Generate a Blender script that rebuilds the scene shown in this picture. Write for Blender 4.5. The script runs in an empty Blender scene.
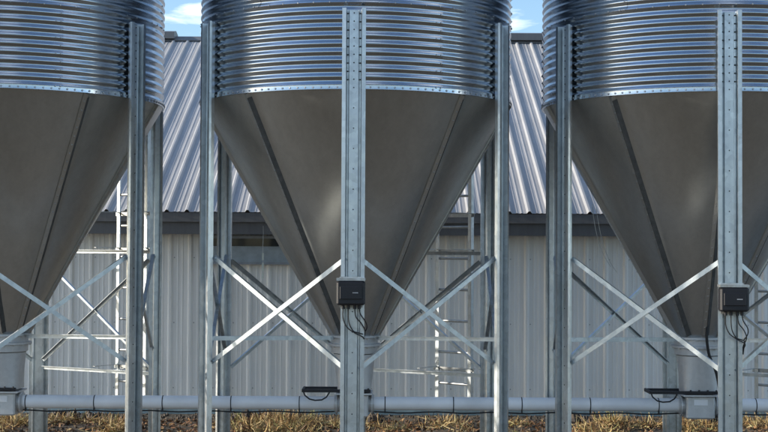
import bpy, math, random
from mathutils import Vector, Matrix, noise
random.seed(7)
R = math.radians
S = bpy.context.scene
COL = S.collection

# ------------------------------------------------------------------ camera
F_PX = 1349.0
CAM_Z = 1.9
cam_d = bpy.data.cameras.new('camera')
cam_d.sensor_width = 36.0
cam_d.lens = F_PX / 768.0 * 36.0
cam_d.clip_end = 6000
cam_d.clip_start = 0.05
cam = bpy.data.objects.new('camera', cam_d)
COL.objects.link(cam)
cam.matrix_world = (Matrix.Translation((0, 0, CAM_Z)) @ Matrix.Rotation(R(90 + 1.44), 4, 'X')
                    @ Matrix.Rotation(R(0.30), 4, 'Z'))
S.camera = cam

# ------------------------------------------------------------------ sky and sun
SUN_EL = 18.5          # degrees above the horizon
SUN_FRONT = 2.2        # degrees towards the camera side from due left
sun_dir = Vector((-math.cos(R(SUN_EL)) * math.cos(R(SUN_FRONT)),
                  -math.cos(R(SUN_EL)) * math.sin(R(SUN_FRONT)),
                  math.sin(R(SUN_EL))))
W = bpy.data.worlds.new('World')
S.world = W
W.use_nodes = True
wn, wl = W.node_tree.nodes, W.node_tree.links
wn.clear()
w_out = wn.new('ShaderNodeOutputWorld')
w_bg = wn.new('ShaderNodeBackground')
w_bg.inputs['Strength'].default_value = 0.145
sky = wn.new('ShaderNodeTexSky')
sky.sky_type = 'NISHITA'
sky.sun_disc = False
sky.sun_elevation = R(SUN_EL)
sky.sun_rotation = math.atan2(sun_dir.x, sun_dir.y)
sky.air_density = 1.0
sky.dust_density = 0.5
sky.ozone_density = 3.0
# scattered clouds laid out on a flat layer high above the ground
tc = wn.new('ShaderNodeTexCoord')
sep = wn.new('ShaderNodeSeparateXYZ')
wl.new(tc.outputs['Generated'], sep.inputs[0])
mz = wn.new('ShaderNodeMath'); mz.operation = 'MAXIMUM'; mz.inputs[1].default_value = 0.02
wl.new(sep.outputs['Z'], mz.inputs[0])
mza = wn.new('ShaderNodeMath'); mza.operation = 'ADD'; mza.inputs[1].default_value = 0.06
wl.new(mz.outputs[0], mza.inputs[0])
dx = wn.new('ShaderNodeMath'); dx.operation = 'DIVIDE'
dy = wn.new('ShaderNodeMath'); dy.operation = 'DIVIDE'
wl.new(sep.outputs['X'], dx.inputs[0]); wl.new(mza.outputs[0], dx.inputs[1])
wl.new(sep.outputs['Y'], dy.inputs[0]); wl.new(mza.outputs[0], dy.inputs[1])
cmb = wn.new('ShaderNodeCombineXYZ')
wl.new(dx.outputs[0], cmb.inputs[0]); wl.new(dy.outputs[0], cmb.inputs[1])
cmb.inputs[2].default_value = 8.1
cn = wn.new('ShaderNodeTexNoise')
cn.inputs['Scale'].default_value = 1.55
cn.inputs['Detail'].default_value = 7.0
cn.inputs['Roughness'].default_value = 0.55
cn.inputs['Distortion'].default_value = 0.3
wl.new(cmb.outputs[0], cn.inputs['Vector'])
cr = wn.new('ShaderNodeValToRGB')
cr.color_ramp.elements[0].position = 0.55
cr.color_ramp.elements[0].color = (0, 0, 0, 1)
cr.color_ramp.elements[1].position = 0.70
cr.color_ramp.elements[1].color = (0.9, 0.9, 0.9, 1)
wl.new(cn.outputs['Fac'], cr.inputs[0])
mixc = wn.new('ShaderNodeMix'); mixc.data_type = 'RGBA'
wl.new(cr.outputs['Color'], mixc.inputs[0])
wl.new(sky.outputs[0], mixc.inputs[6])
mixc.inputs[7].default_value = (8.2, 8.4, 8.8, 1)
wl.new(mixc.outputs[2], w_bg.inputs['Color'])
wl.new(w_bg.outputs[0], w_out.inputs['Surface'])

sun_l = bpy.data.lights.new('sun', 'SUN')
sun_l.energy = 3.7
sun_l.angle = R(0.55)
sun_l.color = (1.0, 0.91, 0.78)
sun_o = bpy.data.objects.new('sun', sun_l)
COL.objects.link(sun_o)
sun_o.location = (-20, -6, 14)
sun_o.rotation_euler = (-sun_dir).to_track_quat('-Z', 'Y').to_euler()

S.render.engine = 'CYCLES'
S.view_settings.view_transform = 'Standard'
S.view_settings.look = 'None'
S.view_settings.exposure = 0.70
S.view_settings.gamma = 1.0
S.view_settings.use_curve_mapping = False

# ------------------------------------------------------------------ helpers
class MB:
    """collects vertices and faces; build() links them as one mesh object"""
    def __init__(self):
        self.v = []; self.f = []; self.sm = []
    def add(self, vs, fs, smooth=False):
        o = len(self.v)
        self.v += [tuple(x) for x in vs]
        self.f += [tuple(i + o for i in q) for q in fs]
        self.sm += [smooth] * len(fs)
    def box(self, c, s, M=None):
        cx, cy, cz = c; a, b, h = s[0] / 2, s[1] / 2, s[2] / 2
        vs = [Vector((cx + i * a, cy + j * b, cz + k * h)) for k in (-1, 1) for j in (-1, 1) for i in (-1, 1)]
        if M: vs = [M @ q for q in vs]
        self.add(vs, [(0, 2, 3, 1), (4, 5, 7, 6), (0, 1, 5, 4), (2, 6, 7, 3), (0, 4, 6, 2), (1, 3, 7, 5)])
    def bevel_box(self, c, s, b):
        """box with all edges chamfered by b"""
        cx, cy, cz = c; hx, hy, hz = s[0] / 2, s[1] / 2, s[2] / 2
        rows = []
        for z, ins in ((-hz, b), (-hz + b, 0), (hz - b, 0), (hz, b)):
            x, y = hx - ins, hy - ins
            k = b
            rows.append([(cx + p, cy + q, cz + z) for p, q in
                         ((-x + k, -y), (x - k, -y), (x, -y + k), (x, y - k), (x - k, y), (-x + k, y), (-x, y - k), (-x, -y + k))])
        vs = [p for r in rows for p in r]
        fs = [tuple(reversed(range(8))), tuple(range(24, 32))]
        for i in range(3):
            for j in range(8):
                a, a2 = i * 8 + j, i * 8 + (j + 1) % 8
                fs.append((a, a2, a2 + 8, a + 8))
        self.add(vs, fs)
    def prism(self, prof, p0, p1, u, v, closed=True, smooth=False):
        """extrude a 2-D profile (list of (a,b)) from p0 to p1; a along u, b along v"""
        p0, p1, u, v = Vector(p0), Vector(p1), Vector(u), Vector(v)
        n = len(prof)
        vs = [p0 + u * a + v * b for a, b in prof] + [p1 + u * a + v * b for a, b in prof]
        fs = [(i, (i + 1) % n, n + (i + 1) % n, n + i) for i in range(n if closed else n - 1)]
        if closed:
            fs += [tuple(reversed(range(n))), tuple(range(n, 2 * n))]
        self.add(vs, fs, smooth)
    def cyl(self, p0, p1, r0, r1=None, n=12, caps=True, smooth=True):
        r1 = r0 if r1 is None else r1
        p0, p1 = Vector(p0), Vector(p1)
        d = (p1 - p0).normalized()
        u = d.orthogonal().normalized(); w = d.cross(u)
        vs = []
        for p, r in ((p0, r0), (p1, r1)):
            vs += [p + (u * math.cos(t) + w * math.sin(t)) * r for t in [2 * math.pi * i / n for i in range(n)]]
        fs = [(i, (i + 1) % n, n + (i + 1) % n, n + i) for i in range(n)]
        self.add(vs, fs, smooth)
        if caps:
            self.add(vs[:n], [tuple(reversed(range(n)))]); self.add(vs[n:], [tuple(range(n))])
    def tube(self, pts, r, n=8):
        pts = [Vector(p) for p in pts]
        vs, fs = [], []
        up = Vector((0.31, 0.2, 0.93)).normalized()
        for i, p in enumerate(pts):
            d = (pts[min(i + 1, len(pts) - 1)] - pts[max(i - 1, 0)]).normalized()
            u = d.cross(up)
            if u.length < 1e-4: u = d.orthogonal()
            u.normalize(); w = u.cross(d)
            vs += [p + (u * math.cos(2 * math.pi * k / n) + w * math.sin(2 * math.pi * k / n)) * r for k in range(n)]
        for i in range(len(pts) - 1):
            for k in range(n):
                fs.append((i * n + k, i * n + (k + 1) % n, (i + 1) * n + (k + 1) % n, (i + 1) * n + k))
        self.add(vs, fs, True)
        self.add(vs[:n], [tuple(reversed(range(n)))]); self.add(vs[-n:], [tuple(range(n))])
    def lathe(self, prof, n=48, smooth=True, a0=0.0, a1=2 * math.pi):
        full = abs(a1 - a0 - 2 * math.pi) < 1e-6
        m = n if full else n + 1
        vs = [(r * math.sin(a0 + (a1 - a0) * k / n), -r * math.cos(a0 + (a1 - a0) * k / n), z) for r, z in prof for k in range(m)]
        fs = []
        for i in range(len(prof) - 1):
            for k in range(n):
                k2 = (k + 1) % m
                fs.append((i * m + k, i * m + k2, (i + 1) * m + k2, (i + 1) * m + k))
        self.add(vs, fs, smooth)
    def bolt(self, p, nrm, r=0.008, h=0.006):
        p, nrm = Vector(p), Vector(nrm).normalized()
        self.cyl(p - nrm * 0.002, p + nrm * h, r, r * 0.8, 6, True, False)
    def mesh(self, name, mat):
        me = bpy.data.meshes.new(name)
        me.from_pydata(self.v, [], self.f)
        me.polygons.foreach_set('use_smooth', self.sm)
        me.materials.append(mat)
        me.update()
        return me
    def build(self, name, mat, parent=None, **kw):
        return put(name, self.mesh(name, mat), parent, **kw)

def put(name, me, parent=None, loc=(0, 0, 0), rz=0.0):
    o = bpy.data.objects.new(name, me)
    COL.objects.link(o)
    o.location = loc
    o.rotation_euler = (0, 0, rz)
    o.parent = parent
    return o
def empty(name, loc, rz=0.0):
    return put(name, None, None, loc, rz)
def tag(o, label=None, cat=None, group=None, kind=None):
    if label: o['label'] = label
    if cat: o['category'] = cat
    if group: o['group'] = group
    if kind: o['kind'] = kind
    return o

# ------------------------------------------------------------------ materials
def new_mat(name):
    m = bpy.data.materials.new(name); m.use_nodes = True
    nt = m.node_tree
    return m, nt.nodes, nt.links, nt.nodes['Principled BSDF']
def N(nodes, t, **kw):
    n = nodes.new(t)
    for k, v in kw.items(): setattr(n, k, v)
    return n
def ramp(nodes, links, src, stops):
    r = nodes.new('ShaderNodeValToRGB')
    e = r.color_ramp.elements
    while len(e) < len(stops): e.new(0.5)
    for i, (p, c) in enumerate(stops):
        e[i].position = p
        e[i].color = (c[0], c[1], c[2], 1) if hasattr(c, '__len__') else (c, c, c, 1)
    links.new(src, r.inputs[0])
    return r
def galv(name, col, rough, metallic=1.0, spangle=30.0, amp=0.10, streak=0.12, bump=0.0, rvar=0.10, bscale=3.1, dirt=0.0):
    """galvanised steel: zinc spangle, soft vertical streaks, dull blotches"""
    m, n, l, b = new_mat(name)
    tc = N(n, 'ShaderNodeTexCoord'); oi = N(n, 'ShaderNodeObjectInfo')
    off = N(n, 'ShaderNodeVectorMath', operation='MULTIPLY_ADD')
    l.new(oi.outputs['Random'], off.inputs[0]); off.inputs[1].default_value = (7.1, 3.3, 5.7)
    l.new(tc.outputs['Object'], off.inputs[2])
    vo = N(n, 'ShaderNodeTexVoronoi'); vo.inputs['Scale'].default_value = spangle
    l.new(off.outputs[0], vo.inputs['Vector'])
    mp = N(n, 'ShaderNodeMapping'); mp.inputs['Scale'].default_value = (9, 9, 0.8)
    l.new(off.outputs[0], mp.inputs[0])
    st = N(n, 'ShaderNodeTexNoise'); st.inputs['Scale'].default_value = 1.6; st.inputs['Detail'].default_value = 5
    l.new(mp.outputs[0], st.inputs['Vector'])
    bl = N(n, 'ShaderNodeTexNoise'); bl.inputs['Scale'].default_value = bscale; bl.inputs['Detail'].default_value = 6
    l.new(off.outputs[0], bl.inputs['Vector'])
    sep = N(n, 'ShaderNodeSeparateColor'); l.new(vo.outputs['Color'], sep.inputs[0])
    # value = 1 + amp*(spangle-.5) + streak*(streak-.5)
    a = N(n, 'ShaderNodeMath', operation='MULTIPLY_ADD'); l.new(sep.outputs[0], a.inputs[0]); a.inputs[1].default_value = amp; a.inputs[2].default_value = 1 - amp / 2
    c = N(n, 'ShaderNodeMath', operation='MULTIPLY_ADD'); l.new(st.outputs['Fac'], c.inputs[0]); c.inputs[1].default_value = streak * 2; l.new(a.outputs[0], c.inputs[2])
    d = N(n, 'ShaderNodeMath', operation='SUBTRACT'); l.new(c.outputs[0], d.inputs[0]); d.inputs[1].default_value = streak
    vm = N(n, 'ShaderNodeVectorMath', operation='SCALE'); vm.inputs[0].default_value = col; l.new(d.outputs[0], vm.inputs['Scale'])
    b.inputs['Metallic'].default_value = metallic
    if dirt:
        # white rust and scuffs in patches, mud splashed up from the ground
        sz = N(n, 'ShaderNodeSeparateXYZ'); l.new(tc.outputs['Object'], sz.inputs[0])
        mr = N(n, 'ShaderNodeMapRange'); mr.inputs[1].default_value = 0.0; mr.inputs[2].default_value = 0.75; mr.inputs[3].default_value = 0.42; mr.inputs[4].default_value = 0.0
        l.new(sz.outputs[2], mr.inputs[0])
        sp = N(n, 'ShaderNodeTexNoise'); sp.inputs['Scale'].default_value = 14; sp.inputs['Detail'].default_value = 8; sp.inputs['Roughness'].default_value = 0.7
        l.new(off.outputs[0], sp.inputs['Vector'])
        ad = N(n, 'ShaderNodeMath', operation='ADD'); l.new(sp.outputs['Fac'], ad.inputs[0]); l.new(mr.outputs[0], ad.inputs[1])
        mk = N(n, 'ShaderNodeMapRange'); mk.inputs[1].default_value = 0.60; mk.inputs[2].default_value = 0.95; mk.inputs[4].default_value = dirt
        l.new(ad.outputs[0], mk.inputs[0])
        mm = N(n, 'ShaderNodeMix', data_type='RGBA'); l.new(mk.outputs[0], mm.inputs[0]); l.new(vm.outputs[0], mm.inputs[6]); mm.inputs[7].default_value = (0.30, 0.28, 0.24, 1)
        l.new(mm.outputs[2], b.inputs['Base Color'])
        me = N(n, 'ShaderNodeMath', operation='MULTIPLY_ADD'); l.new(mk.outputs[0], me.inputs[0]); me.inputs[1].default_value = -0.8; me.inputs[2].default_value = metallic
        l.new(me.outputs[0], b.inputs['Metallic'])
    else:
        l.new(vm.outputs[0], b.inputs['Base Color'])
    rr = N(n, 'ShaderNodeMath', operation='MULTIPLY_ADD'); l.new(bl.outputs['Fac'], rr.inputs[0]); rr.inputs[1].default_value = rvar * 2; rr.inputs[2].default_value = rough - rvar
    r2 = N(n, 'ShaderNodeMath', operation='MULTIPLY_ADD'); l.new(sep.outputs[1], r2.inputs[0]); r2.inputs[1].default_value = amp * 0.5; l.new(rr.outputs[0], r2.inputs[2])
    l.new(r2.outputs[0], b.inputs['Roughness'])
    if bump:
        bp = N(n, 'ShaderNodeBump'); bp.inputs['Strength'].default_value = bump; bp.inputs['Distance'].default_value = 0.02
        l.new(bl.outputs['Fac'], bp.inputs['Height']); l.new(bp.outputs[0], b.inputs['Normal'])
    return m
def plain(name, col, rough=0.5, metallic=0.0, var=0.08, scale=12.0):
    m, n, l, b = new_mat(name)
    tc = N(n, 'ShaderNodeTexCoord')
    t = N(n, 'ShaderNodeTexNoise'); t.inputs['Scale'].default_value = scale; t.inputs['Detail'].default_value = 6
    l.new(tc.outputs['Object'], t.inputs['Vector'])
    lo = [c * (1 - var * 2) for c in col]; hi = [min(1, c * (1 + var * 2)) for c in col]
    r = ramp(n, l, t.outputs['Fac'], [(0.3, lo), (0.7, hi)])
    l.new(r.outputs[0], b.inputs['Base Color'])
    b.inputs['Roughness'].default_value = rough; b.inputs['Metallic'].default_value = metallic
    return m
def sheet_mat(name, col, rough, dirt=0.15):
    """painted barn steel with a little grime and a different tone per sheet"""
    m, n, l, b = new_mat(name)
    tc = N(n, 'ShaderNodeTexCoord'); oi = N(n, 'ShaderNodeObjectInfo')
    off = N(n, 'ShaderNodeVectorMath', operation='MULTIPLY_ADD')
    l.new(oi.outputs['Random'], off.inputs[0]); off.inputs[1].default_value = (17, 13, 11); l.new(tc.outputs['Object'], off.inputs[2])
    mp = N(n, 'ShaderNodeMapping'); mp.inputs['Scale'].default_value = (6, 0.7, 0.7); l.new(off.outputs[0], mp.inputs[0])
    t = N(n, 'ShaderNodeTexNoise'); t.inputs['Scale'].default_value = 2.0; t.inputs['Detail'].default_value = 8; t.inputs['Roughness'].default_value = 0.65
    l.new(mp.outputs[0], t.inputs['Vector'])
    r = ramp(n, l, t.outputs['Fac'], [(0.35, [c * (1 - dirt) for c in col]), (0.65, col)])
    k = N(n, 'ShaderNodeMath', operation='MULTIPLY_ADD'); l.new(oi.outputs['Random'], k.inputs[0]); k.inputs[1].default_value = 0.10; k.inputs[2].default_value = 0.95
    vm = N(n, 'ShaderNodeVectorMath', operation='SCALE'); l.new(r.outputs[0], vm.inputs[0]); l.new(k.outputs[0], vm.inputs['Scale'])
    l.new(vm.outputs[0], b.inputs['Base Color'])
    b.inputs['Roughness'].default_value = rough
    return m

M_CORR = galv('galvanised_corrugated', (0.47, 0.51, 0.55), 0.19, spangle=45, amp=0.03, streak=0.06, rvar=0.05, bump=0.03, bscale=5)
M_CONE = galv('galvanised_hopper', (0.53, 0.53, 0.505), 0.38, spangle=40, amp=0.05, streak=0.13, bump=0.10, rvar=0.09, bscale=2.2)
M_LEG = galv('galvanised_leg', (0.63, 0.665, 0.68), 0.34, metallic=1.0, spangle=24, amp=0.16, streak=0.22, dirt=0.8)
M_BRACE = galv('galvanised_brace', (0.56, 0.60, 0.62), 0.40, metallic=1.0, spangle=26, amp=0.2, streak=0.2, dirt=0.5)
M_BOLT = galv('zinc_bolt', (0.46, 0.46, 0.46), 0.45, spangle=80, amp=0.1, streak=0.02)
M_CBOLT = galv('zinc_hopper_bolt', (0.50, 0.50, 0.49), 0.45, spangle=80, amp=0.1, streak=0.02)
M_NECK = galv('dull_boot_steel', (0.60, 0.60, 0.59), 0.55, metallic=0.6, spangle=30, amp=0.08, streak=0.1)
M_SEAM_SHADE = plain('seam_shade_grey', (0.075, 0.073, 0.068), 0.7, 0, 0.15, 20)
M_HOLE = plain('punched_hole', (0.02, 0.02, 0.02), 0.8)
M_PIPE = plain('grey_auger_tube', (0.80, 0.80, 0.80), 0.35, 0.0, 0.06, 3.0)
M_BLACK = plain('black_plastic', (0.011, 0.011, 0.014), 0.5)
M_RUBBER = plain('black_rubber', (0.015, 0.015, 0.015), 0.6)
M_MARK = plain('pale_print', (0.50, 0.50, 0.50), 0.6)
M_WALL = sheet_mat('white_wall_steel', (0.91, 0.90, 0.86), 0.36, 0.08)
M_ROOF = sheet_mat('grey_roof_steel', (0.43, 0.43, 0.43), 0.5, 0.2)
M_TRIM = sheet_mat('charcoal_trim', (0.15, 0.152, 0.157), 0.5, 0.2)
M_FOUND = plain('teal_foundation', (0.38, 0.47, 0.47), 0.85, 0, 0.15, 5)
M_FRAME = plain('window_frame_grey', (0.30, 0.33, 0.36), 0.5)
M_BAFFLE = plain('window_panel_blue_grey', (0.34, 0.40, 0.44), 0.35)
M_GLASS = plain('dark_window_glass', (0.015, 0.018, 0.02), 0.08)
M_CORD = plain('pale_cord', (0.62, 0.62, 0.58), 0.6)
M_STRIP = plain('glossy_strip', (0.75, 0.78, 0.68), 0.25)
M_PAD = plain('dirty_concrete', (0.15, 0.135, 0.115), 0.9, 0, 0.3, 4)

def ground_mat():
    m, n, l, b = new_mat('dry_soil')
    tc = N(n, 'ShaderNodeTexCoord')
    a = N(n, 'ShaderNodeTexNoise'); a.inputs['Scale'].default_value = 0.9; a.inputs['Detail'].default_value = 9; a.inputs['Roughness'].default_value = 0.7
    c = N(n, 'ShaderNodeTexNoise'); c.inputs['Scale'].default_value = 22; c.inputs['Detail'].default_value = 6
    l.new(tc.outputs['Object'], a.inputs['Vector']); l.new(tc.outputs['Object'], c.inputs['Vector'])
    mx = N(n, 'ShaderNodeMath', operation='MULTIPLY_ADD'); l.new(c.outputs['Fac'], mx.inputs[0]); mx.inputs[1].default_value = 0.5
    l.new(a.outputs['Fac'], mx.inputs[2])
    r = ramp(n, l, mx.outputs[0], [(0.55, (0.030, 0.024, 0.018)), (0.75, (0.085, 0.070, 0.052)), (0.95, (0.16, 0.135, 0.095))])
    l.new(r.outputs[0], b.inputs['Base Color']); b.inputs['Roughness'].default_value = 0.95
    bp = N(n, 'ShaderNodeBump'); bp.inputs['Strength'].default_value = 0.6; bp.inputs['Distance'].default_value = 0.03
    l.new(c.outputs['Fac'], bp.inputs['Height']); l.new(bp.outputs[0], b.inputs['Normal'])
    return m
def litter_mat(name, stops, trans=0.15):
    m, n, l, b = new_mat(name)
    g = N(n, 'ShaderNodeNewGeometry')
    r = ramp(n, l, g.outputs['Random Per Island'], stops)
    l.new(r.outputs[0], b.inputs['Base Color']); b.inputs['Roughness'].default_value = 0.7
    return m
M_GROUND = ground_mat()
M_STRAW = litter_mat('dry_stalks', [(0.0, (0.09, 0.05, 0.025)), (0.3, (0.22, 0.12, 0.05)), (0.55, (0.44, 0.29, 0.11)), (0.85, (0.62, 0.50, 0.26)), (1.0, (0.30, 0.32, 0.10))])
M_LEAF = litter_mat('dead_leaves', [(0.0, (0.06, 0.03, 0.018)), (0.5, (0.20, 0.095, 0.04)), (0.85, (0.34, 0.19, 0.08)), (1.0, (0.45, 0.33, 0.17))])
M_CLOD = litter_mat('soil_clods', [(0.0, (0.020, 0.014, 0.010)), (0.6, (0.05, 0.035, 0.024)), (1.0, (0.10, 0.07, 0.045))])
M_WEED = litter_mat('pale_weed', [(0.0, (0.35, 0.33, 0.15)), (0.5, (0.45, 0.42, 0.22)), (1.0, (0.25, 0.30, 0.10))])

# ------------------------------------------------------------------ ground
PATCH = [(-4.0, 0.55, 0.6), (-2.75, 0.3, 0.5), (-1.05, 0.50, 1.0), (0.72, 0.34, 1.0), (1.5, 0.2, 0.4), (2.43, 0.20, 0.8), (3.3, 0.25, 0.5), (4.3, 0.4, 0.8), (5.6, 0.5, 0.8), (-5.6, 0.5, 0.9)]
def patch(x):
    return sum(k * math.exp(-((x - c) / w) ** 2) for c, w, k in PATCH)
def heap(x, y):
    """low uneven heap of trampled soil and stalks between the bins and the barn"""
    w = max(0.0, 1 - abs(y - 14.30) / 0.7)
    e = max(0.0, min(1.0, (9 - abs(x)) / 2))
    w = w * w * (3 - 2 * w) * e
    h = 0.004 + 0.05 * patch(x) + 0.05 * noise.noise(Vector((x * 0.9, y * 0.8, 1.3))) + 0.035 * noise.noise(Vector((x * 3.1, y * 3.0, 4.1)))
    return w * h
def axis(lo, hi, step, far):
    a = []; x = lo
    while x < hi + 1e-6: a.append(x); x += step
    s = step; l = lo; h = hi; pre, post = [], []
    while h < far:
        s *= 1.6; h += s; l -= s; post.append(h); pre.append(l)
    return list(reversed(pre)) + a + post
gx = axis(-9.0, 9.0, 0.09, 2500)
gy = axis(13.2, 15.75, 0.075, 2500)
nx = len(gx)
gv = [(x, y, heap(x, y)) for y in gy for x in gx]
gf = [(j * nx + i, j * nx + i + 1, (j + 1) * nx + i + 1, (j + 1) * nx + i) for j in range(len(gy) - 1) for i in range(nx - 1)]
g = MB(); g.add(gv, gf, True)
tag(g.build('ground', M_GROUND), kind='structure')
p = MB(); p.box((-0.3, 11.70, -0.02), (17.0, 3.8, 0.10))
tag(p.build('concrete_pad', M_PAD), kind='structure')
PAD_Z = 0.03

# ------------------------------------------------------------------ barn
WALL_Y, EAVE_Y, EAVE_Z, TANP = 15.60, 15.30, 2.32, 0.467
HALF = 6.33
ALPHA = math.atan(TANP)
RIDGE_Y, RIDGE_Z = EAVE_Y + HALF, EAVE_Z + HALF * TANP
PITCH = 0.2286
SHEET = PITCH * 4
NP = 40
X0 = -SHEET * NP / 2 + 0.05
barn = empty('barn', (0, WALL_Y, 0))
tag(barn, 'long low barn with pale ribbed steel walls, ribbed roof and charcoal eaves behind the bins', 'barn')
def profile(H):
    """one sheet: four pitches, each a tall rib and two low ones; (x, height)"""
    q = []
    for k in range(4):
        o = k * PITCH
        q += [(o, H), (o + 0.011, H), (o + 0.031, 0.0)]
        for c in (0.088, 0.140):
            q += [(o + c - 0.012, 0.0), (o + c - 0.006, 0.0045), (o + c + 0.006, 0.0045), (o + c + 0.012, 0.0)]
        q += [(o + PITCH - 0.031, 0.0), (o + PITCH - 0.011, H)]
    q += [(4 * PITCH, H), (4 * PITCH + 0.012, H), (4 * PITCH + 0.028, 0.004)]
    return [(x, h + 0.0022 * x / SHEET) for x, h in q]
def ribbed(name, length, mat, H):
    """sheet in local axes: x across, y along its length, z out of the face"""
    PR = profile(H); mb = MB(); n = len(PR)
    vs = [(x, 0, h) for x, h in PR] + [(x, length, h) for x, h in PR]
    vs += [(x, 0, h - 0.002) for x, h in PR]
    fs = [(i, i + 1, n + i + 1, n + i) for i in range(n - 1)]
    fs += [(2 * n + i, 2 * n + i + 1, i + 1, i) for i in range(n - 1)]
    mb.add(vs, fs)
    return mb.mesh(name, mat)
me_wall = ribbed('wall_panel', 2.02, M_WALL, 0.023)
me_roof = ribbed('roof_panel', HALF / math.cos(ALPHA), M_ROOF, 0.027)
for i in range(NP):
    x = X0 + i * SHEET
    o = put('wall_panel', me_wall, barn)
    o.matrix_local = Matrix.Translation((x, 0, 0.11)) @ Matrix.Rotation(R(90), 4, 'X')
    o = put('roof_panel', me_roof, barn)
    o.matrix_local = Matrix.Translation((x, EAVE_Y - WALL_Y, EAVE_Z)) @ Matrix.Rotation(ALPHA, 4, 'X')
    o = put('roof_panel', me_roof, barn)
    o.matrix_local = (Matrix.Translation((x + SHEET, EAVE_Y - WALL_Y + 2 * HALF, EAVE_Z)) @ Matrix.Rotation(R(180), 4, 'Z')
                      @ Matrix.Rotation(ALPHA, 4, 'X'))
LX = SHEET * NP
CX = X0 + LX / 2
def bpart(name, mat, fn):
    mb = MB(); fn(mb); return mb.build(name, mat, barn)
ey = EAVE_Y - WALL_Y
bpart('fascia', M_TRIM, lambda m: (m.box((CX, ey + 0.05, EAVE_Z - 0.175), (LX, 0.02, 0.15)),
                                   m.box((CX, ey + 0.072, EAVE_Z - 0.245), (LX, 0.05, 0.012))))
bpart('gutter_trim', M_TRIM, lambda m: m.prism([(-0.004, 0), (0.035, 0), (0.035, 0.105), (0.028, 0.105), (0.022, 0.012), (-0.004, 0.012)],
      (X0, ey + 0.04, EAVE_Z - 0.112), (X0 + LX, ey + 0.04, EAVE_Z - 0.112), (0, -1, 0), (0, 0, 1)))
bpart('soffit', M_TRIM, lambda m: m.box((CX, ey + 0.21, EAVE_Z - 0.232), (LX, 0.26, 0.012)))
bpart('foundation', M_FOUND, lambda m: m.box((CX, 6.03, 0.0), (LX - 0.02, 12.07, 0.24)))
bpart('rear_wall', M_WALL, lambda m: m.box((CX, 2 * HALF - 0.6, 1.12), (LX - 0.04, 0.05, 2.0)))
for sx in (X0 + 0.06, X0 + LX - 0.06):
    bpart('gable_wall', M_WALL, lambda m: m.prism(
        [(0.06, 0.12), (2 * HALF - 0.66, 0.12), (2 * HALF - 0.66, EAVE_Z + 0.1), (RIDGE_Y - WALL_Y, RIDGE_Z - 0.03), (0.06, EAVE_Z + 0.1)],
        (sx - 0.025, 0, 0), (sx + 0.025, 0, 0), (0, 1, 0), (0, 0, 1)))
ry = RIDGE_Y - WALL_Y
bpart('ridge_cap', M_TRIM, lambda m: m.prism([(-0.16, -0.055), (0, 0.025), (0.16, -0.055), (0.16, -0.040), (0, 0.042), (-0.16, -0.040)],
      (X0, ry, RIDGE_Z), (X0 + LX, ry, RIDGE_Z), (0, 1, 0), (0, 0, 1)))
for a, b in ((-14.0, -8.9), (-8.6, -3.36), (-2.3, 3.0), (4.0, 9.2), (9.5, 14.0)):
    bpart('ridge_vent', M_TRIM, lambda m: m.prism([(-0.20, -0.02), (-0.20, 0.085), (-0.02, 0.125), (0.02, 0.125), (0.20, 0.085), (0.20, -0.02)],
          (a, ry, RIDGE_Z), (b, ry, RIDGE_Z), (0, 1, 0), (0, 0, 1)))
# eave closure screws along the lower edge of the roof and along the wall
sc = MB()
for k in range(160):
    x = X0 + 0.114 + k * PITCH
    if abs(x) > 9: continue
    for z in (0.30, 1.05, 1.80):
        sc.bolt((x - 0.114 + 0.045, -0.001, z), (0, -1, 0), 0.008, 0.005)
o = sc.build('wall_screws', M_BOLT, barn); tag(o, kind='stuff')
# low window tucked under the eave behind the middle bin
wx0, wx1, wz0, wz1 = -2.06, -0.35, 1.725, 2.055
fr = MB()
fr.box(((wx0 + wx1) / 2, -0.045, wz1 - 0.016), (wx1 - wx0, 0.05, 0.032))
fr.box(((wx0 + wx1) / 2, -0.050, wz0 + 0.014), (wx1 - wx0 + 0.03, 0.06, 0.028))
for x in (wx0 + 0.02, wx1 - 0.02):
    fr.box((x, -0.045, (wz0 + wz1) / 2), (0.04, 0.049, wz1 - wz0 - 0.06))
win = fr.build('window', M_FRAME, barn)
wp = MB(); wp.box(((wx0 + wx1) / 2, -0.036, wz1 - 0.075), (wx1 - wx0 - 0.08, 0.012, 0.09)); wp.build('pane', M_GLASS, win)
wp = MB(); wp.box(((wx0 + wx1) / 2, -0.043, wz0 + 0.118), (wx1 - wx0 - 0.08, 0.02, 0.18)); wp.build('baffle', M_BAFFLE, win)

# ------------------------------------------------------------------ hopper bins
RB, RL = 1.37, 1.39          # wall radius, radius of the leg webs
Z_SK, Z_C0 = 3.165, 3.205    # bottom of the skirt, first corrugation
CP = 0.0655                  # corrugation pitch
RING_N = 10
Z_OUT, R_OUT = 1.14, 0.20    # hopper outlet
LEG_TOP = 3.80
MESH = {}
def shared(key, fn):
    if key not in MESH: MESH[key] = fn()
    return MESH[key]
def me_sheet():
    mb = MB(); rows = RING_N * 10; cols = 44; span = R(121.2)
    vs = []
    for j in range(rows + 1):
        z = j * CP / 10 * 1.0
        rr = RB + 0.0068 * math.cos(2 * math.pi * j / 10)
        for i in range(cols + 1):
            a = span * i / cols
            up = 0.003 if i >= cols - 1 else 0.0
            vs.append(((rr + up) * math.sin(a), -(rr + up) * math.cos(a), z))
    fs = [(j * (cols + 1) + i, j * (cols + 1) + i + 1, (j + 1) * (cols + 1) + i + 1, (j + 1) * (cols + 1) + i) for j in range(rows) for i in range(cols)]
    mb.add(vs, fs, True)
    return mb.mesh('corrugated_sheet', M_CORR)
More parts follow.
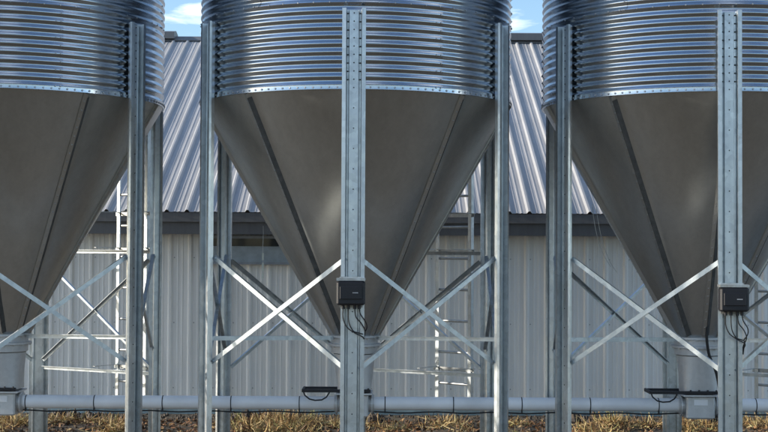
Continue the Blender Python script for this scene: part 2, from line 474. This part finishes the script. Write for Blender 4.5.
def me_sheet_bolts():
    mb = MB()
    for j in range(RING_N):
        for k, a in enumerate((R(120.35), R(118.6))):
            if k and j % 2: continue
            r = RB + 0.0068 + 0.002
            mb.bolt((r * math.sin(a), -r * math.cos(a), j * CP), (math.sin(a), -math.cos(a), 0), 0.008, 0.006)
    n = 22
    for k in range(n):     # horizontal lap row at the top of the ring
        a = R(120) * k / n
        r = RB + 0.0068
        mb.bolt((r * math.sin(a), -r * math.cos(a), RING_N * CP), (math.sin(a), -math.cos(a), 0), 0.007, 0.006)
    return mb.mesh('bolts', M_BOLT)
def me_skirt():
    mb = MB()
    r = RB + 0.004
    mb.lathe([(r - 0.012, Z_SK + 0.004), (r + 0.006, Z_SK), (r + 0.006, Z_SK + 0.006), (r + 0.001, Z_SK + 0.034), (RB + 0.0068, Z_C0 + 0.004)], 144)
    return mb.mesh('skirt_ring', M_CORR)
def me_skirt_bolts():
    mb = MB()
    for k in range(132):
        a = 2 * math.pi * k / 132
        r = RB + 0.008
        mb.bolt((r * math.sin(a), -r * math.cos(a), Z_SK + 0.02), (math.sin(a), -math.cos(a), 0.1), 0.009, 0.007)
    return mb.mesh('bolts', M_BOLT)
NPAN = 9
R_TOP = RB - 0.006
def cone_pt(a, t, h=0.0):
    """t from outlet (0) to top (1); h = height above the sheet"""
    r = R_OUT + (R_TOP - R_OUT) * t
    z = Z_OUT + (Z_SK + 0.006 - Z_OUT) * t
    s = math.atan2(Z_SK - Z_OUT, R_TOP - R_OUT)
    nr, nz = math.sin(s), -math.cos(s)
    return Vector(((r + h * nr) * math.sin(a), -(r + h * nr) * math.cos(a), z + h * nz))
def cone_n(a):
    s = math.atan2(Z_SK - Z_OUT, R_TOP - R_OUT)
    return Vector((math.sin(s) * math.sin(a), -math.sin(s) * math.cos(a), -math.cos(s)))
def me_panel():
    """one hopper sheet; its trailing edge laps over the next with a raised joggled strip"""
    mb = MB()
    rows = 14; da = 2 * math.pi / NPAN
    vs = []; ncol = 0
    for j in range(rows + 1):
        t = j / rows
        r = R_OUT + (R_TOP - R_OUT) * t
        lap = 0.036 / r; ram = 0.020 / r
        aa = [(da * i / 10 + (lap + ram) * (1 - i / 10), 0.0) for i in range(11)]      # plain field, ends at da
        row = [(0.0, -0.001), (0.0, 0.010), (0.004 / r, 0.013), (lap * 0.9, 0.023), (lap, 0.023)] + aa
        ncol = len(row)
        vs += [cone_pt(a, t, h) for a, h in row]
    fs = [(j * ncol + i, j * ncol + i + 1, (j + 1) * ncol + i + 1, (j + 1) * ncol + i) for j in range(rows) for i in range(ncol - 1)]
    mb.add(vs, fs, True)
    for k, f in enumerate(mb.f):        # the folded lap keeps hard creases
        if (f[0] % ncol) < 5: mb.sm[k] = False
    return mb.mesh('hopper_panel', M_CONE)
def me_seam_shade():
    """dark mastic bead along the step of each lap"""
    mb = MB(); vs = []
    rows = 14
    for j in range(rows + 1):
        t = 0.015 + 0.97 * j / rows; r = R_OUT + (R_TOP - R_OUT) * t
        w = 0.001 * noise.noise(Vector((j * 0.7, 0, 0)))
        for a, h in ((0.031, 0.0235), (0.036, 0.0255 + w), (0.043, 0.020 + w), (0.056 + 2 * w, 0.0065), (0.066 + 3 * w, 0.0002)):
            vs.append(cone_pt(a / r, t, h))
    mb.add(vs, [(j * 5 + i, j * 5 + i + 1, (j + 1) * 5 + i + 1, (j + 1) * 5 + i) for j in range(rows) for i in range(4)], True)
    return mb.mesh('seam_shade_strip', M_SEAM_SHADE)
def me_panel_bolts():
    mb = MB()
    for k in range(29):
        t = (k + 0.6) / 29.5
        r = R_OUT + (R_TOP - R_OUT) * t
        a = 0.018 / r
        mb.bolt(cone_pt(a, t, 0.0180), cone_n(a), 0.0075, 0.006)
    return mb.mesh('bolts', M_CBOLT)
# leg: pressed hat section. local: x tangential, -y outward (bin front), web centre at y = 0
def me_leg():
    h1 = [(-0.093, -0.040), (-0.093, -0.060), (-0.062, -0.062), (-0.054, -0.002), (-0.044, 0.0), (-0.036, -0.030)]
    h2 = [(-0.089, -0.040), (-0.089, -0.056), (-0.066, -0.058), (-0.057, 0.002), (-0.042, 0.004), (-0.033, -0.026)]
    out = h1 + [(-a, b) for a, b in reversed(h1)]
    inn = h2 + [(-a, b) for a, b in reversed(h2)]
    prof = out + list(reversed(inn))
    mb = MB()
    z0, z1 = PAD_Z + 0.012, LEG_TOP
    n = len(out)
    # quads along the strip so that the section is closed and the ends are capped
    vs = [(a, b, z0) for a, b in prof] + [(a, b, z1 - (0.012 if abs(a) < 0.055 else 0.0)) for a, b in prof]
    m = len(prof)
    fs = [(i, (i + 1) % m, m + (i + 1) % m, m + i) for i in range(m)]
    fs += [(m + i, m + i + 1, m + m - 2 - i, m + m - 1 - i) for i in range(n - 1)]
    fs += [(i + 1, i, m - 1 - i, m - 2 - i) for i in range(n - 1)]
    mb.add(vs, fs)
    return mb.mesh('leg', M_LEG)
def me_leg_bolts():
    mb = MB()
    z = LEG_TOP - 0.035
    k = 0
    while z > Z_SK + 0.02:
        for x in (-0.049, 0.0, 0.049):
            mb.cyl((x, -0.029 if x == 0 else 0.0, z), (x, -0.0322 if x == 0 else -0.006, z), 0.0062, 0.0055, 7, True, False)
        z -= CP
        k += 1
    while z > 0.4:
        mb.cyl((0, -0.029, z), (0, -0.0322, z), 0.0055, 0.005, 7, True, False)
        z -= 0.16
    return mb.mesh('bolts', M_HOLE)
def me_base():
    mb = MB(); mb.box((0, -0.03, PAD_Z + 0.006), (0.26, 0.20, 0.012))
    for x in (-0.11, 0.11): mb.cyl((x, -0.03, PAD_Z + 0.01), (x, -0.03, PAD_Z + 0.05), 0.01, n=8)
    return mb.mesh('base_plate', M_LEG)
def leg_pos(a, tang=0.0, rad=0.0, z=0.0):
    a = R(a)
    er = Vector((math.sin(a), -math.cos(a), 0)); et = Vector((math.cos(a), math.sin(a), 0))
    return er * (RL + 0.03 + rad) + et * tang + Vector((0, 0, z))
def angle_bar(mb, p0, p1, outward, w=0.042, t=0.004, flip=1, flat=False):
    """L-section bar; one leg flat in the bay, the other turned inwards along its upper edge"""
    p0, p1 = Vector(p0), Vector(p1)
    d = (p1 - p0).normalized()
    o = Vector(outward); o = (o - d * o.dot(d)).normalized()
    u = o.cross(d)
    if u.z < 0: u = -u
    h = w / 2
    if flat: prof = [(-h, 0), (h, 0), (h, t), (-h, t)]
    else: prof = [(-h, 0), (h, 0), (h, -w * 0.85), (h - t, -w * 0.85), (h - t, -t), (-h, -t)]
    if (u.cross(o)).dot(d) < 0: prof = list(reversed(prof))
    mb.prism(prof, p0, p1, u, o)
    for e, s in ((p0, 1), (p1, -1)):
        mb.bolt(e + d * s * 0.02 + o * 0.001, o, 0.011, 0.008)
def me_brace(kind, BR_LO, BR_HI):
    """bay between legs at azimuth -30 and +30 of the local frame"""
    mb = MB()
    o = Vector((0, -1, 0))
    if kind == 'up':      # rises to the right, in front
        p0, p1 = leg_pos(-30, 0.055, -0.026, BR_LO), leg_pos(30, -0.055, -0.026, BR_HI)
    else:
        p0, p1 = leg_pos(-30, 0.055, -0.034, BR_HI), leg_pos(30, -0.055, -0.034, BR_LO)
    angle_bar(mb, p0, p1, o, 0.036)
    return mb.mesh('brace', M_BRACE)
def me_rail_bar(z):
    mb = MB()
    angle_bar(mb, leg_pos(-30, 0.05, -0.02, z), leg_pos(30, -0.05, -0.02, z), (0, -1, 0), 0.034)
    return mb.mesh('ladder_bearer', M_BRACE)
def me_strut():
    """from a leg in to the hopper collar"""
    mb = MB()
    p0 = Vector((0.02, -RL + 0.0, 1.155)); p1 = Vector((0.02, -R_OUT - 0.02, 1.125))
    angle_bar(mb, p0, p1, (1, 0, 0), 0.036)
    return mb.mesh('collar_strut', M_BRACE)
def me_collar():
    mb = MB()
    mb.lathe([(R_OUT - 0.01, 1.150), (R_OUT + 0.030, 1.146), (R_OUT + 0.030, 1.128), (R_OUT + 0.006, 1.122), (R_OUT + 0.004, 1.075),
              (R_OUT + 0.034, 1.070), (R_OUT + 0.034, 1.052), (R_OUT + 0.005, 1.046), (R_OUT + 0.003, 0.99), (R_OUT - 0.01, 0.985)], 48, False)
    for k in range(16):
        a = 2 * math.pi * (k + .5) / 16
        for z in (1.137, 1.061):
            mb.bolt(((R_OUT + .018) * math.sin(a), -(R_OUT + .018) * math.cos(a), z - 0.012), (0, 0, -1), 0.009, 0.01)
    return mb.mesh('hopper_collar', M_NECK)
def me_roof_cone(z0):
    mb = MB()
    r = RB + 0.05
    prof = [(r, z0 - 0.02), (r, z0 + 0.02), (0.42, z0 + 0.62)]
    n = 54
    vs = []
    for (rr, z) in prof:
        for k in range(n):
            a = 2 * math.pi * k / n
            h = 0.02 if k % 3 == 0 else 0.0
            vs.append((rr * math.sin(a), -rr * math.cos(a), z + h))
    fs = [(i * n + k, i * n + (k + 1) % n, (i + 1) * n + (k + 1) % n, (i + 1) * n + k) for i in range(2) for k in range(n)]
    mb.add(vs, fs)
    mb.lathe([(0.42, z0 + 0.60), (0.42, z0 + 0.74), (0.44, z0 + 0.74), (0.44, z0 + 0.78), (0.30, z0 + 0.86), (0.001, z0 + 0.90)], 32)
    return mb.mesh('roof', M_CORR)
LAD_A, LAD_R, LAD_W = 141.0, 1.52, 0.42
def ladder_frame():
    a = R(LAD_A)
    er = Vector((math.sin(a), -math.cos(a), 0)); et = Vector((math.cos(a), math.sin(a), 0))
    return er, et
def build_ladder(bin_o):
    er, et = ladder_frame()
    z0, z1 = 0.42, 5.75
    a_l = R(LAD_A)
    lad = empty('ladder', (0, 0, 0)); lad.parent = bin_o
    def bracket(z):
        mb = MB(); c = er * (LAD_R - 0.012)
        angle_bar(mb, c - et * 0.24, c + et * 0.24, er * -1, 0.036)
        d = 0.30 if z < 3 else LAD_R - RB - 0.02
        for q in (-0.2, 0.2):
            mb.box((0, 0, 0), (0.03, d, 0.005), Matrix.Translation(er * (LAD_R - 0.01 - d / 2) + et * q + Vector((0, 0, 0.019))) @ Matrix.Rotation(a_l, 4, 'Z'))
        return mb.mesh('standoff_bracket', M_BRACE)
    for z in (0.74, 1.89, 2.24, 3.5, 4.6, 5.5):
        put('standoff_bracket', shared(('brk', z < 3), lambda: bracket(z)), lad, (0, 0, z))
    def rail(s):
        mb = MB(); c = er * LAD_R + et * (s * LAD_W / 2)
        mb.prism([(-0.003, -0.022), (0.003, -0.022), (0.003, 0.022), (-0.003, 0.022)], c + Vector((0, 0, z0)), c + Vector((0, 0, z1)), et, er)
        mb.prism([(0, -0.022), (0.036 * -s, -0.022), (0.036 * -s, -0.018), (0, -0.018)], c + Vector((0, 0, z0)), c + Vector((0, 0, z1)), et, er)
        return mb.mesh('rail', M_BRACE)
    for s in (-1, 1): put('rail', shared(('rail', s), lambda: rail(s)), lad)
    def rung():
        mb = MB(); mb.cyl(er * LAD_R - et * (LAD_W / 2), er * LAD_R + et * (LAD_W / 2), 0.013, n=10); return mb.mesh('rung', M_BRACE)
    rm = shared('rung', rung)
    z = 0.60
    while z < z1:
        put('rung', rm, lad, (0, 0, z)); z += 0.305

def make_bin(x, y, rot, label):
    b = empty('hopper_bin', (x, y, 0), R(rot))
    tag(b, label, 'grain bin', 'row of galvanised hopper bins')
    for ring in range(4):
        for k in range(3):
            s = put('corrugated_sheet', shared('sheet', me_sheet), b, (0, 0, Z_C0 + ring * RING_N * CP), R(30 + 120 * k + 55 * (ring % 2)))
            bo = put('bolts', shared('sbolts', me_sheet_bolts), s); tag(bo, kind='stuff')
    sk = put('skirt_ring', shared('skirt', me_skirt), b)
    tag(put('bolts', shared('skbolts', me_skirt_bolts), sk), kind='stuff')
    for k in range(NPAN):
        pn = put('hopper_panel', shared('panel', me_panel), b, (0, 0, 0), 2 * math.pi * k / NPAN + R(-1.0))
        if k in (0, 1, 8): put('seam_shade_strip', shared('seam_shade', me_seam_shade), pn)      # only the front seams get the painted shade
        tag(put('bolts', shared('pbolts', me_panel_bolts), pn), kind='stuff')
    put('hopper_collar', shared('collar', me_collar), b)
    put('roof', shared('roof', lambda: me_roof_cone(Z_C0 + 4 * RING_N * CP)), b)
    for k in range(6):
        a = R(60 * k)
        l = put('leg', shared('leg', me_leg), b, (math.sin(a) * RL, -math.cos(a) * RL, 0), a)
        tag(put('bolts', shared('lbolts', me_leg_bolts), l), kind='stuff')
        put('base_plate', shared('base', me_base), l)
        for kind in ('up', 'down'):
            put('brace', shared(('brace', kind, k in (2, 3)), lambda: me_brace(kind, 0.79 if k in (2, 3) else 0.96, 1.79 if k in (2, 3) else 1.835)), b, (0, 0, 0), R(60 * k + 30))
    for z in (0.72, 1.87):
        put('ladder_bearer', shared(('bearer', z), lambda: me_rail_bar(z)), b, (0, 0, 0), R(150))
    for a in (60, -60):
        put('collar_strut', shared('strut', me_strut), b, (0, 0, 0), R(a))
    build_ladder(b)
    return b
BIN_Y = 12.0
BX = [-3.36, -0.255, 2.79]
BROT = [2.5, 0.5, -3.2]
bins = [make_bin(BX[0], BIN_Y, BROT[0], 'galvanised hopper bin cut off by the left edge, no black box in view'),
        make_bin(BX[1], BIN_Y, BROT[1], 'galvanised hopper bin in the middle of the row, its whole cone in view'),
        make_bin(BX[2], BIN_Y, BROT[2], 'galvanised hopper bin cut off by the right edge, black box on its front leg')]

# ------------------------------------------------------------------ auger line under the bins
TZ, TR = 0.54, 0.059
aug = empty('auger_conveyor', (0, BIN_Y, TZ))
tag(aug, 'long pale grey auger tube running low under all the hoppers', 'conveyor')
ends = [-7.0] + BX + [7.0]
for i in range(len(ends) - 1):
    a = ends[i] + (0.16 if i else 0); c = ends[i + 1] - (0.16 if i < 3 else 0)
    mb = MB()
    n = 10
    for_pts = [(a + (c - a) * k / n, 0.0, 0.0) for k in range(n + 1)]
    mb.tube(for_pts, TR, 28)
    t = mb.build('tube', M_PIPE, aug)
    x = a + (0.32, 0.04, 0.113, 0.35)[i]
    while x < c - 0.1:
        bm_ = MB(); bm_.tube([(x - 0.004, 0, 0), (x + 0.004, 0, 0)], TR + 0.002, 24)
        bm_.box((x, -TR * 0.6, -TR - 0.008), (0.012, 0.02, 0.028))
        bm_.build('clamp_band', M_RUBBER, t)
        x += 0.605
    # thin dark line added below the tube to stand for its shade
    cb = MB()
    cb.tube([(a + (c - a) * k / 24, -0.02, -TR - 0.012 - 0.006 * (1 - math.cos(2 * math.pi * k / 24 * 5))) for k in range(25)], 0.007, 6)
    cb.build('cable', M_RUBBER, t)  # shade line in the shape of a cable
for bx in BX:
    mb = MB()
    mb.bevel_box((bx, 0, -0.012), (0.25, 0.24, 0.20), 0.012)
    for s in (-1, 1):
        mb.cyl((bx + s * 0.12, 0, 0), (bx + s * 0.175, 0, 0), 0.078, n=24, smooth=False)
        mb.cyl((bx + s * 0.150, 0, 0), (bx + s * 0.162, 0, 0), 0.098, n=24, smooth=False)
    mb.box((bx, 0, 0.096), (0.32, 0.32, 0.014))
    boot = mb.build('auger_boot', M_NECK, aug)
    # tapered neck between hopper collar and boot: round above, square below
    nk = MB(); n = 40; rows = 6; vs = []
    for j in range(rows + 1):
        t = j / rows; z = 0.98 - TZ + (0.118 - (0.98 - TZ)) * t
        for k in range(n):
            th = 2 * math.pi * k / n
            cx_, sy_ = math.cos(th), math.sin(th)
            rc = R_OUT - 0.014
            sq = 0.146 / max(abs(cx_), abs(sy_))
            r = rc + (min(sq, 0.185) - rc) * t
            vs.append((bx + r * cx_, r * sy_, z))
    nk.add(vs, [(j * n + k, j * n + (k + 1) % n, (j + 1) * n + (k + 1) % n, (j + 1) * n + k)[::-1] for j in range(rows) for k in range(n)], True)
    nk.build('neck', M_NECK, boot)
    # slide gate: black slotted bar sticking out to the left, with a bent handle
    sg = MB()
    sg.bevel_box((bx - 0.155, -0.155, 0.124), (0.60, 0.030, 0.026), 0.004)
    sg.bevel_box((bx - 0.155, 0.10, 0.124), (0.60, 0.022, 0.022), 0.004)
    sg.bevel_box((bx - 0.448, -0.03, 0.124), (0.02, 0.25, 0.03), 0.004)
    for k in range(4):
        sg.bolt((bx - 0.10 + k * 0.075, -0.168, 0.137), (0, 0, 1), 0.009, 0.012)
    gate = sg.build('slide_gate', M_BLACK, boot)
    hd = MB()
    hd.tube([(bx - 0.44, -0.155, 0.11), (bx - 0.43, -0.155, 0.085), (bx - 0.39, -0.155, 0.052), (bx - 0.34, -0.155, 0.040), (bx - 0.28, -0.155, 0.045), (bx - 0.24, -0.155, 0.07), (bx - 0.215, -0.155, 0.11)], 0.0065, 8)
    hd.build('handle', M_RUBBER, gate)
    lb = MB(); lb.box((bx + 0.0, -0.1215, 0.035), (0.12, 0.004, 0.05)); lb.build('label_plate', M_PIPE, boot)

# ------------------------------------------------------------------ control boxes on the front legs
def smooth_pts(P, n=6):
    P = [Vector(p) for p in P]; out = []
    for i in range(len(P) - 1):
        a, b, c, d = P[max(i - 1, 0)], P[i], P[i + 1], P[min(i + 2, len(P) - 1)]
        for k in range(n):
            t = k / n
            out.append(0.5 * ((2 * b) + (c - a) * t + (2 * a - 5 * b + 4 * c - d) * t * t + (3 * b - a - 3 * c + d) * t ** 3))
    return out + [P[-1]]
def control_box(b, rot, xoff, zoff, label):
    a = R(rot)
    base = Vector((b.location.x + math.sin(a) * (RL + 0.063), b.location.y - math.cos(a) * (RL + 0.063), 1.47 + zoff))
    e = empty('control_box', base, a)
    tag(e, label, 'control box', 'black control boxes on the bin legs')
    mb = MB(); mb.bevel_box((xoff, -0.062, 0.095), (0.222, 0.11, 0.188), 0.014)
    cs = mb.build('case', M_BLACK, e)
    mb = MB(); mb.bevel_box((xoff, -0.122, 0.098), (0.17, 0.012, 0.10), 0.004); cv = mb.build('cover', M_BLACK, cs)
    mb = MB()
    rnd = random.Random(3)
    x = 0.014
    while x < 0.058:
        w = rnd.uniform(0.004, 0.009)
        mb.box((xoff + x + w / 2, -0.1288, 0.098), (w, 0.0012, 0.007)); x += w + 0.0025
    mb.build('lettering', M_MARK, cv)
    mb = MB()
    mb.box((xoff, -0.055, 0.2005), (0.224, 0.112, 0.020))
    mb.box((xoff, -0.004, 0.10), (0.18, 0.006, 0.24))
    mb.build('mounting_bracket', M_LEG, e)
    mb = MB()
    for x in (-0.06, -0.02, 0.03, 0.065):
        mb.cyl((xoff + x, -0.06, -0.03), (xoff + x, -0.06, 0.004), 0.013, n=10)
    mb.build('cable_gland', M_BLACK, e)
    for P, r in (([(-0.06, -0.06, -0.02), (-0.06, -0.055, -0.10), (-0.03, -0.05, -0.17), (0.03, -0.05, -0.215), (0.095, -0.02, -0.25), (0.102, 0.05, -0.29)], 0.0046),
                 ([(-0.02, -0.06, -0.02), (-0.015, -0.06, -0.13), (0.02, -0.05, -0.20), (0.07, -0.03, -0.22), (0.10, 0.02, -0.24), (0.09, 0.06, -0.33), (0.085, 0.07, -0.6), (0.085, 0.09, -0.9)], 0.0046),
                 ([(0.03, -0.06, -0.02), (0.04, -0.06, -0.09), (0.08, -0.04, -0.14), (0.11, -0.01, -0.20), (0.104, 0.04, -0.26), (0.10, 0.07, -0.34)], 0.0046),
                 ([(0.065, -0.06, -0.02), (0.075, -0.055, -0.07), (0.115, -0.03, -0.13), (0.125, 0.02, -0.18), (0.10, 0.05, -0.23)], 0.0046)):
        mb = MB(); mb.tube(smooth_pts([(p[0] + xoff, p[1], p[2]) for p in P]), r, 7)
        mb.build('cable', M_RUBBER, e)
control_box(bins[1], BROT[1], -0.012, 0.0, 'small black control box with pale lettering on the middle bin front leg')
control_box(bins[2], BROT[2], 0.012, -0.035, 'small black control box with pale lettering on the right bin front leg')

# sensor cable dropping from the right hopper to its boot
c = MB(); bx = BX[2]
c.tube(smooth_pts([(bx + 0.02, 11.72, 1.26), (bx + 0.015, 11.72, 1.14), (bx + 0.04, 11.735, 1.0), (bx + 0.10, 11.74, 0.85), (bx + 0.135, 11.74, 0.66), (bx + 0.15, 11.76, 0.50), (bx + 0.13, 11.86, 0.46)]), 0.0125, 8)
tag(c.build('black_cable', M_RUBBER), 'thick black cable drooping from the right hopper outlet to the auger boot', 'cable')

# cords dangling beside the cones
c = MB()
hx, hy = -1.115, 12.45
pts = [(hx + 0.002 * math.sin(k), hy, 2.115 - 0.46 * k / 10) for k in range(11)]
c.tube(pts, 0.0028, 5)
cord = c.build('hanging_cord', M_CORD); tag(cord, 'thin pale cord hanging left of the middle cone before the barn window', 'cord')
for z0, z1 in ((1.80, 1.865), (1.70, 1.775), (1.63, 1.68)):
    s = MB(); s.box((hx, hy, (z0 + z1) / 2), (0.016, 0.006, z1 - z0)); s.build('strip', M_STRIP, cord)
for P, lab in ((((1.905, 12.1, 2.28), (1.93, 12.1, 2.12), (1.97, 12.1, 1.95), (2.03, 12.1, 1.80), (2.09, 12.1, 1.71)), 'thin pale cord hanging slack beside the left flank of the right cone, inner one'),
               (((1.885, 12.2, 2.32), (1.90, 12.2, 2.18), (1.93, 12.2, 2.03), (1.98, 12.2, 1.88), (2.05, 12.2, 1.76)), 'thin pale cord hanging slack beside the left flank of the right cone, outer one')):
    c = MB(); c.tube(smooth_pts(P), 0.003, 5)
    tag(c.build('hanging_cord', M_CORD), lab, 'cord')

# ------------------------------------------------------------------ stalk litter, clods and weeds
def clump(x, y):
    return noise.noise(Vector((x * 1.3 + 5, y * 1.7, 0.5))) + 0.6 * noise.noise(Vector((x * 4.0, y * 4.0, 8.5)))
st = MB()
rnd = random.Random(11)
count = 0
while count < 14000:
    x, y = rnd.uniform(-6.5, 6.5), rnd.uniform(13.75, 15.3)
    d = clump(x, y) + 0.75 * patch(x) - 0.45 - 0.9 * max(0, y - 14.55)
    if d < rnd.uniform(-0.25, 0.5): continue
    if y > 14.75 and rnd.random() < 0.85: continue
    count += 1
    z = heap(x, y)
    L = rnd.uniform(0.04, 0.17) * (1.4 if d > 0.5 else 1); w = rnd.uniform(0.0018, 0.0065)
    az = rnd.uniform(0, 2 * math.pi); el = rnd.gauss(0.15, 0.3) if rnd.random() < 0.9 else rnd.uniform(0.4, 1.1)
    bend = rnd.gauss(0, 1.4); twist = rnd.uniform(0, math.pi)
    p = Vector((x, y, z + rnd.uniform(0, 0.03 + 0.03 * max(0, d))))
    n = 4; vs = []
    for k in range(n + 1):
        e = el - bend * (k / n) * 0.8
        dvec = Vector((math.cos(az) * math.cos(e), math.sin(az) * math.cos(e), math.sin(e)))
        if k: p = p + dvec * (L / n)
        if p.z < heap(x, y) + 0.002: p.z = heap(x, y) + 0.002
        side = Vector((-math.sin(az), math.cos(az), 0))
        sd = side * math.cos(twist) + dvec.cross(side) * math.sin(twist)
        ww = w * (1 - 0.75 * (k / n) ** 2)
        vs += [p - sd * ww, p + sd * ww]
    st.add(vs, [(2 * k, 2 * k + 1, 2 * k + 3, 2 * k + 2) for k in range(n)])
tag(st.build('stalk_litter', M_STRAW), 'tangled golden dry stalks and leaves strewn over the ground before the barn', 'litter', kind='stuff')
lf = MB(); count = 0
while count < 5000:
    x, y = rnd.uniform(-6.5, 6.5), rnd.uniform(13.75, 15.0)
    count += 1
    s = rnd.uniform(0.012, 0.035); az = rnd.uniform(0, 6.28); t1, t2 = rnd.gauss(0, 0.45), rnd.gauss(0, 0.45)
    M = Matrix.Translation((x, y, heap(x, y) + s * 0.5)) @ Matrix.Rotation(az, 4, 'Z') @ Matrix.Rotation(t1, 4, 'X') @ Matrix.Rotation(t2, 4, 'Y')
    c = rnd.uniform(-0.4, 0.6) * s
    lf.add([M @ Vector(v) for v in ((-s, 0, c), (-0.3 * s, -0.5 * s, 0), (0.5 * s, -0.4 * s, 0.2 * c), (s, 0, c), (0.4 * s, 0.5 * s, 0), (-0.4 * s, 0.45 * s, 0.1 * c))], [(0, 1, 4, 5), (1, 2, 3, 4)])
tag(lf.build('fallen_leaves', M_LEAF), 'small brown dead leaves scattered over the dirt below the auger tube', 'leaves', kind='stuff')
cl = MB()
count = 0
while count < 2600:
    x, y = rnd.uniform(-6.5, 6.5), rnd.uniform(13.8, 15.5)
    if y < 14.8 and rnd.random() < 0.65: continue
    count += 1
    s = rnd.uniform(0.012, 0.03) * (1.9 if y > 14.9 and noise.noise(Vector((x * 1.6, 3, 2))) > 0.05 else 0.8)
    c0 = Vector((x, y, heap(x, y) + s * 0.3))
    vs = []
    for d in ((1, 0, 0), (-1, 0, 0), (0, 1, 0), (0, -1, 0), (0, 0, 1), (0, 0, -1)):
        vs.append(c0 + Vector(d) * s * rnd.uniform(0.6, 1.3) + Vector((rnd.uniform(-1, 1), rnd.uniform(-1, 1), rnd.uniform(-1, 1))) * s * 0.25)
    cl.add(vs, [(0, 2, 4), (2, 1, 4), (1, 3, 4), (3, 0, 4), (2, 0, 5), (1, 2, 5), (3, 1, 5), (0, 3, 5)])
tag(cl.build('soil_clods', M_CLOD), 'dark crumbly soil and dead leaf lumps along the foot of the barn wall', 'soil', kind='stuff')
def weed(x, y, h, ns, label, seed):
    rn = random.Random(seed); mb = MB()
    for k in range(ns):
        az = rn.uniform(0, 6.28); lean = rn.uniform(0.02, 0.25); hh = h * rn.uniform(0.6, 1)
        pts = [Vector((math.cos(az) * lean * t * t * h, math.sin(az) * lean * t * t * h, hh * t)) + Vector((rn.uniform(-.006, .006), 0, 0)) for t in (0, .3, .6, .85, 1)]
        mb.tube(pts, 0.004, 5)
        for t in (0.35, 0.55, 0.75, 0.95):
            b0 = Vector((math.cos(az) * lean * t * t * h, math.sin(az) * lean * t * t * h, hh * t)); a2 = rn.uniform(0, 6.28)
            d = Vector((math.cos(a2), math.sin(a2), rn.uniform(0.1, 0.9))).normalized(); sd = d.orthogonal().normalized() * 0.006
            l = rn.uniform(0.03, 0.07)
            mb.add([b0 - sd * .4, b0 + sd * .4, b0 + d * l * .5 + sd, b0 + d * l * .5 - sd, b0 + d * l + Vector((0, 0, -.012))], [(0, 1, 2, 3), (3, 2, 4)])
    o = mb.build('weed', M_WEED, None, loc=(x, y, heap(x, y)))
    tag(o, label, 'weed', 'pale weeds under the auger tube')
weed(-0.78, 14.6, 0.16, 4, 'pale weed stems under the auger tube just left of the middle front leg', 1)
weed(2.43, 14.6, 0.17, 5, 'pale yellow weed stems below the tube left of the right bin cone', 2)
weed(-1.58, 14.7, 0.13, 4, 'pale weed stems under the tube right of the middle bin left legs', 3)
